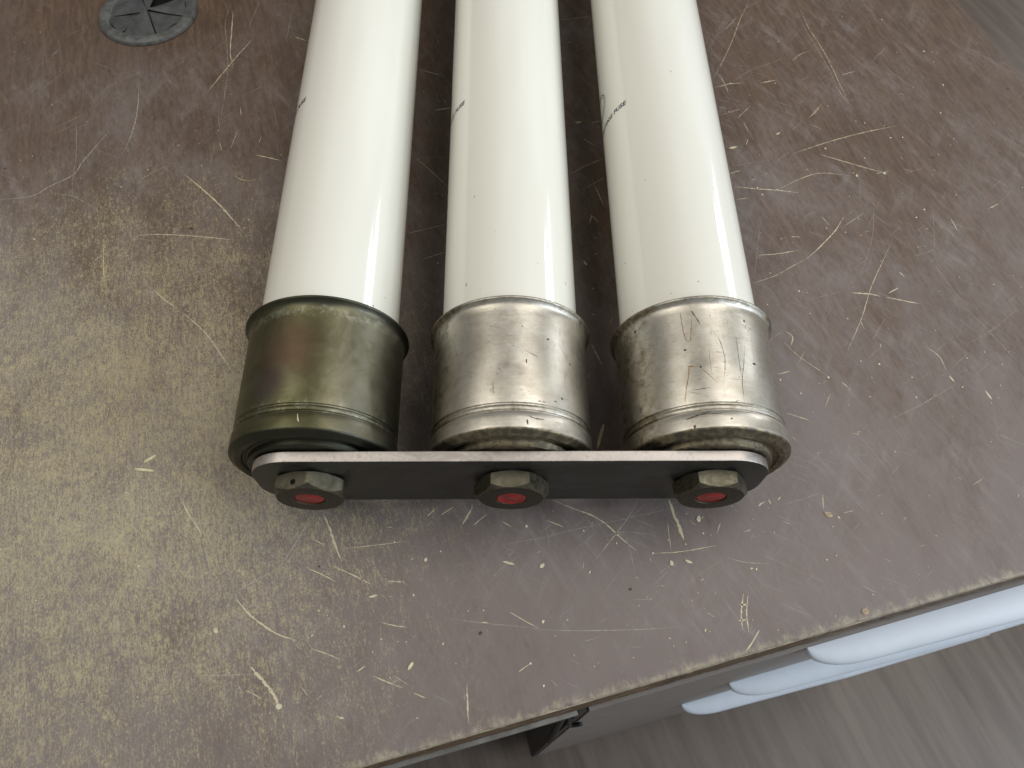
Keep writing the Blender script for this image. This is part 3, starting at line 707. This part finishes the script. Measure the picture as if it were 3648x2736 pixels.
for wd, *p in ((.4, (1665, 10), (1615, 150), (1625, 320), (1630, 500), (1610, 680), (1570, 930)), (.35, (1780, 200), (1860, 10)), (.3, (1960, 770), (1990, 930)), (.5, (370, 400), (430, 350)), (.3, (2050, 300), (2100, 30))): L(ZD, wd, *p, faint=True)
for wd, *p in ((.8, (1205, 30), (1350, 160), (1470, 330), (1530, 420)), (.8, (1185, 1240), (1240, 1350), (1330, 1490), (1350, 1570))): L(ZE, wd, *p)
for wd, *p in ((.6, (540, 300), (545, 480), (530, 600)), (.8, (400, 1250), (560, 1290), (800, 1240), (980, 1180)), (.7, (1280, 240), (1340, 330)), (.8, (130, 1280), (300, 1260))): L(ZE, wd, *p, faint=True)
for wd, *p in ((.9, (235, 720), (290, 800), (380, 880), (480, 945), (600, 990)), (1.9, (330, 1150), (400, 1230), (470, 1320), (495, 1400)), (1.4, (770, 220), (810, 320), (850, 440), (880, 510)), (.45, (660, 545), (760, 590), (850, 635)), (.6, (830, 540), (920, 580), (1060, 650)), (.5, (1155, 630), (1265, 635)), (.6, (700, 370), (770, 410)), (.4, (880, 435), (1100, 410), (1280, 390)),
    (1.2, (1610, 290), (1640, 240), (1675, 180)), (.8, (1680, 290), (1760, 225)), (.5, (1850, 265), (1915, 305)), (.55, (1120, 880), (1200, 900), (1280, 910)), (.8, (1725, 880), (1770, 882)), (.4, (1895, 815), (1980, 865), (2070, 915)), (.6, (970, 1180), (1025, 1145)), (.55, (1070, 1205), (1150, 1240), (1240, 1275)), (.5, (1310, 1305), (1390, 1340)), (.8, (1640, 1260), (1645, 1400), (1648, 1490)), (1.0, (845, 1450), (895, 1465)),
    (.5, (700, 1040), (800, 1075), (870, 1105)), (.6, (1480, 230), (1560, 180)), (.6, (1395, 240), (1450, 190)), (.5, (1150, 305), (1190, 303)), (.4, (2120, 260), (2212, 300)), (.4, (300, 1290), (400, 1345)), (.5, (1950, 1180), (2025, 1130))): L(ZF, wd, *p)
for wd, *p in ((1.0, (700, 220), (620, 370), (500, 550)), (.3, (1490, 850), (1700, 880), (1900, 900), (2080, 918)), (1.1, (0, 150), (50, 420), (95, 620)), (.3, (1990, 400), (2212, 340)), (.3, (1820, 420), (2110, 360)), (.7, (0, 1205), (160, 1200), (340, 1195)), (.5, (190, 940), (290, 850)), (.4, (1115, 900), (1120, 1060)), (.9, (980, 560), (1010, 640)), (.8, (230, 700), (480, 560))): L(ZF, wd, *p, faint=True)
for wd, *p in ((.8, (130, 150), (260, 205), (380, 250), (480, 310), (570, 395), (680, 485)), (2.4, (890, 150), (920, 230), (955, 320), (990, 410)), (.5, (790, 500), (960, 490), (1200, 450)), (.4, (880, 290), (905, 490)), (.5, (120, 290), (200, 330)), (.9, (1380, 765), (1365, 900), (1375, 1005)), (.8, (1410, 775), (1400, 900), (1415, 1020)), (.9, (1355, 838), (1415, 838)), (.9, (1345, 940), (1415, 935)),
    (.9, (1395, 1145), (1440, 1080), (1485, 1005)), (1.0, (1475, 190), (1520, 160)), (.8, (1545, 145), (1560, 180)), (.8, (1605, 152), (1625, 130)), (.5, (1900, 110), (1905, 210)), (.5, (1205, 370), (1230, 300)), (.4, (1380, 360), (1430, 345))): L(ZG, wd, *p)
for wd, *p in ((.35, (0, 410), (200, 360), (500, 295), (750, 240), (980, 195)), (.7, (690, 150), (640, 240), (560, 350), (480, 450), (400, 550)), (.4, (600, 370), (640, 500), (670, 640)), (.4, (75, 290), (110, 460)), (.3, (820, 640), (920, 560)), (.4, (0, 1000), (300, 1008), (700, 1000), (940, 985)), (.5, (1270, 530), (1400, 560), (1560, 570)), (.3, (640, 805), (780, 800)), (.3, (1420, 410), (1460, 360)), (.3, (780, 720), (900, 600)), (.3, (1640, 180), (1900, 100)), (.3, (470, 390), (600, 360), (800, 380))): L(ZG, wd, *p, faint=True)
for wd, *p in ((.5, (60, 372), (200, 410)), (.9, (150, 592), (235, 580)), (.5, (820, 108), (990, 88)), (.5, (50, 850), (130, 920), (215, 1000)), (.5, (870, 940), (960, 890), (1060, 850)), (.35, (940, 1020), (1060, 955)), (.4, (940, 740), (1010, 785)), (.7, (980, 1200), (995, 1150)), (.7, (995, 1160), (1030, 1195)), (.4, (0, 1255), (210, 1205)), (.6, (80, 1395), (200, 1355)), (.4, (880, 130), (910, 110)), (.4, (990, 660), (1040, 650)), (.5, (1010, 1000), (1060, 1110))): L(ZH, wd, *p)
for wd, *p in ((.35, (60, 845), (220, 845)), (.3, (850, 150), (890, 175)), (.3, (1000, 440), (1010, 560)), (.3, (880, 1300), (900, 1180))): L(ZH, wd, *p, faint=True)
L(((1480, 1000), .5065), .8, (1240, 450), (1275, 520), (1310, 590)); L(((1480, 1000), .5065), .9, (1235, 235), (1265, 240))
mbs, mbf = MB(), MB()
for z, wd, pts, faint in S:
    ribbon(mbf if faint else mbs, zz(*z, pts), wd*(1.25 if faint else 1.15), UPN, jit=.5)
# small nicks strewn over the top, denser on the right half
rnd = random.Random(11)
for k in range(800):
    px, py = rnd.uniform(0, PW), rnd.uniform(0, 2600)
    if px < 900 and rnd.random() < .6: continue
    p = at(px, py)
    if (p-A0)@NN > -6 or (p-A0)@TT > S_CORNER-6: continue
    a = rnd.choice((rnd.uniform(0, math.pi), rnd.gauss(2.4, .35), rnd.gauss(.4, .3))); l = rnd.expovariate(1/2.2)+.6
    d = np.array([math.cos(a), math.sin(a), 0])*l
    ribbon(mbf if rnd.random() < .55 else mbs, [p, p+d*.5+np.array([rnd.gauss(0, .12), rnd.gauss(0, .12), 0]), p+d], rnd.uniform(.12, .4), UPN, jit=.5, step=.8)
for k in range(190):                                           # long hairlines
    p = at(rnd.uniform(200, PW), rnd.uniform(0, 2400))
    if (p-A0)@NN > -30 or (p-A0)@TT > S_CORNER-60: continue
    a = rnd.gauss(1.8, .8); l = rnd.uniform(12, 45); d = np.array([math.cos(a), math.sin(a), 0])*l; q = np.array([-d[1], d[0], 0])*rnd.uniform(-.06, .06)
    ribbon(mbf, [p, p+d*.5+q, p+d], rnd.uniform(.09, .2), UPN, jit=.4)
o = obj('deep_scratches', mbs.v, mbs.f, M['scr'], desk, smooth=False, uv=mbs.uv); o['kind'] = 'stuff'
o = obj('faint_scratches', mbf.v, mbf.f, M['scrf'], desk, smooth=False, uv=mbf.uv); o['kind'] = 'stuff'
mb = MB()
for (x, y), r in (((2245, 2099), 1.0), ((3322, 561), 1.5), ((681, 815), 1.4), ((1711, 2256), 1.0), ((3590, 316), 1.6), ((18, 600), 1.2), ((1137, 2018), .8)):
    blob(mb, at(x, y), r, r*.8, .4, UPN, .07)
o = obj('dark_specks', mb.v, mb.f, M['spot'], desk, smooth=False, uv=mb.uv); o['kind'] = 'stuff'

# ------------------------------------------------------------------ crumbs and chips lying on the desk
def flake(c, lx, ly, ang, hgt=.35, point=.0, n=12, seed=0):
    """a thin curled chip: closed shell with thickness"""
    r = random.Random(seed); ca, sa = math.cos(ang), math.sin(ang); top, bot = [], []
    for k in range(n):
        a = 2*math.pi*k/n; x, y = math.cos(a), math.sin(a)
        if point: y *= (1-abs(x)**1.6*point)
        j = r.uniform(.85, 1.12); x, y = x*lx/2*j, y*ly/2*j
        z = hgt*(.5+.5*(2*x/lx)**2)
        px, py = c[0]+x*ca-y*sa, c[1]+x*sa+y*ca
        top.append((px, py, z+.12)); bot.append((px, py, max(.03, z-.2)))
    v = top+bot+[(c[0], c[1], hgt*.6+.16), (c[0], c[1], .03)]; f = []
    for k in range(n):
        k2 = (k+1) % n
        f += [(2*n, k, k2), (2*n+1, n+k2, n+k), (k, n+k, n+k2, k2)]
    return v, f
def img_ang(px, py, ax):                      # direction on the desk of an image direction (radians, y up)
    d = at(px+20*math.cos(ax), py-20*math.sin(ax))-at(px, py); return math.atan2(d[1], d[0])
def zp(z, x, y): return (z[0][0]+x*z[1], z[0][1]+y*z[1])
singles = [
 (zp(ZH, 920, 658), 6.6, 2.6, 0.05, .95, 'chip', 'wood_chip', 'leaf-shaped pale wood chip between the middle and right barrels'),
 (zp(ZH, 958, 1415), 4.6, 2.0, -.9, .6, 'chip', 'wood_chip', 'pale wood chip just beyond the gap between the two silver caps'),
 (zp(ZB, 262, 1248), 8.0, 2.6, .18, .9, 'chip', 'wood_chip', 'long leaf-shaped wood chip lying against the right side of the right barrel'),
 (zp(ZB, 643, 1130), 4.6, 1.7, .45, .8, 'chip', 'wood_chip', 'small leaf-shaped wood chip to the right of the right barrel'),
 (zp(ZF, 1890, 520), 8.0, 2.0, -.25, .5, 'crumb', 'plaster_flake', 'long pale flake on the desk below the middle nut'),
 (zp(ZF, 2095, 537), 3.8, 2.8, .7, .3, 'crumb', 'plaster_flake', 'squarish pale flake on the desk right of the long flake below the middle nut'),
 (zp(ZF, 1070, 722), 5.6, 2.0, .25, .5, 'crumb', 'plaster_flake', 'pale flake on the desk midway between the left nut and the front edge'),
 (zp(ZF, 118, 930), 2.8, 3.4, .2, .3, 'crumb', 'plaster_flake', 'roundish pale flake near the left border, below the left cap'),
 (zp(ZG, 908, 565), 2.4, 4.2, .3, .4, 'crumb', 'plaster_flake', 'upright pale flake on the desk below and left of the right nut'),
 (zp(ZG, 1020, 555), 4.8, 2.2, -.4, .4, 'crumb', 'plaster_flake', 'slanting pale flake on the desk straight below the right nut'),
 (zp(ZG, 1085, 275), 2.8, 5.2, -.1, .2, 'crumb', 'plaster_flake', 'notched pale flake close under the right nut'),
 (zp(ZG, 1937, 247), 5.6, 4.4, -.5, .2, 'tan', 'crumb', 'largest brownish crumb to the right of the right nut'),
 (zp(ZG, 2180, 882), 4.8, 4.6, .5, .3, 'tan', 'crumb', 'round tan crumb on the front edge of the desk above the top pull'),
]
for k, (pp, lx, ly, ax, pt, mk, nm, lab) in enumerate(singles):
    c = at(*pp); v, f = flake(c, lx*.88, ly*.74, img_ang(*pp, ax), .35, pt, 14, k+3)
    tag(obj(nm, v, f, M[mk], None, (c[0], c[1], 0), sharp=40), lab, 'chip' if 'chip' in nm else 'flake' if 'flake' in nm else 'crumb', 'loose chips and crumbs on the desk')
# two broken straws: one on the left, one in the gap between the silver caps
def splinter(P, wd, h, mk, nm, lab):
    P = spline(P, 1.2); v, f = [], []
    for i, p in enumerate(P):
        t = P[min(i+1, len(P)-1)]-P[max(i-1, 0)]; t = t/np.linalg.norm(t); sd = np.array([-t[1], t[0], 0]); x = i/(len(P)-1)
        e = .35+.65*min(1, min(x, 1-x)/.2); ww = wd*e/2
        v += [p+sd*ww+[0, 0, .03], p+sd*ww*.8+[0, 0, h*.8], p+[0, 0, h], p-sd*ww*.8+[0, 0, h*.7], p-sd*ww+[0, 0, .03]]
    for i in range(len(P)-1):
        for j in range(5):
            j2 = (j+1) % 5; f.append((i*5+j, i*5+j2, (i+1)*5+j2, (i+1)*5+j))
    f.append((4, 3, 2, 1, 0)); f.append(tuple((len(P)-1)*5+j for j in range(5)))
    c = P[0]; tag(obj(nm, v, f, M[mk], None, (c[0], c[1], 0), sharp=50), lab, 'splinter', 'splinters on the desk')
splinter(zz(*ZE, [(885, 1055), (950, 1060), (1012, 1068)]), 1.7, 1.0, 'straw', 'splinter', 'bright flat-lying straw splinter on the desk left of the tarnished cap')
splinter(zz(*ZE, [(948, 1010), (990, 985), (1028, 962)]), 1.9, .8, 'straw', 'splinter', 'duller slanting splinter just above the bright straw left of the tarnished cap')
splinter(zz((1480, 1000), .5065, [(1280, 1180), (1300, 1095), (1325, 1010)]), 1.9, .7, 'straw', 'splinter', 'pale splinter in the gap between the two silver caps')
splinter(zz(*ZF, [(1283, 1168), (1297, 1145), (1312, 1122)]), 1.6, .6, 'straw', 'splinter', 'short pale splinter on the desk near the front edge, below the middle nut')
# the rest of the crumbs: too many and too small to pick apart
mb = MB()
dots = [(ZA, (470, 318, 10), (625, 452, 11), (608, 438, 7), (1037, 142, 8), (1050, 5, 9), (120, 470, 5), (160, 545, 9), (340, 1020, 9), (185, 1085, 6), (735, 1380, 10), (645, 1365, 8), (248, 1457, 8), (485, 1445, 12), (957, 618, 9), (918, 657, 7), (852, 263, 6), (790, 265, 7), (570, 730, 6), (645, 745, 5), (395, 1130, 5), (580, 1155, 6), (1255, 1320, 6), (1168, 1350, 6), (897, 1445, 6), (918, 1543, 7), (760, 440, 14), (665, 365, 8), (1190, 985, 5), (350, 1523, 7), (690, 1540, 5), (1440, 510, 7), (440, 1475, 4), (110, 470, 4), (180, 440, 4), (235, 520, 8), (135, 510, 8)),
  (ZB, (1520, 168, 15), (1875, 435, 16), (1085, 270, 7), (240, 705, 12), (980, 315, 5), (1065, 895, 7), (540, 695, 16), (1375, 1040, 12), (1300, 1025, 10), (1695, 1160, 10), (1600, 1165, 10)),
  (ZC, (1410, 262, 15), (1165, 455, 12), (955, 590, 14), (1960, 848, 13), (1930, 910, 9), (270, 1000, 12), (1880, 895, 14), (1720, 145, 10)),
  (ZF, (1390, 500, 16), (1315, 715, 13), (2000, 298, 16), (1495, 1010, 9), (2025, 1130, 9), (2105, 1265, 13), (895, 905, 10), (1200, 393, 8), (1740, 808, 7), (500, 1390, 22), (740, 810, 10), (1480, 450, 8), (2100, 880, 9)),
  (ZG, (545, 435, 9), (330, 352, 10), (885, 412, 9), (785, 500, 11), (60, 580, 18), (1115, 370, 10), (1165, 380, 6), (370, 625, 11), (1432, 600, 11), (1465, 605, 10), (1080, 760, 6), (1130, 1005, 10), (2005, 265, 14), (1990, 515, 8), (268, 1170, 7), (65, 945, 10), (1005, 240, 9), (595, 360, 5), (1000, 440, 8), (680, 660, 6), (770, 802, 7)),
  (ZH, (205, 545, 7), (1000, 1550, 9), (165, 1415, 7), (190, 1050, 6), (1015, 1280, 6), (1015, 1365, 7), (890, 795, 5))]
rnd = random.Random(21); kk = 0
def crumb(c, r):
    global kk; kk += 1
    v, f = flake(c, 2*r*rnd.uniform(.8, 1.4), 2*r*rnd.uniform(.55, 1.0), rnd.uniform(0, 3.1), min(.35, r*.3), rnd.choice((0, .3, .8)), 8, kk)
    mb.add(v, f)
for z, *ds in dots:
    for x, y, r in ds: crumb(at(*zp(z, x, y)), max(.35, r*z[1]/6.2*.72))
for k in range(330):
    px, py = rnd.uniform(0, PW), rnd.uniform(0, 2600); p = at(px, py)
    if (p-A0)@NN > -3 or (p-A0)@TT > S_CORNER-6: continue
    crumb(p, rnd.uniform(.18, .5))
tag(obj('crumbs', mb.v, mb.f, M['crumb'], None, (0, 0, 0), sharp=40), 'tiny pale crumbs and dust specks scattered over the desk top', 'crumbs', kind='stuff')
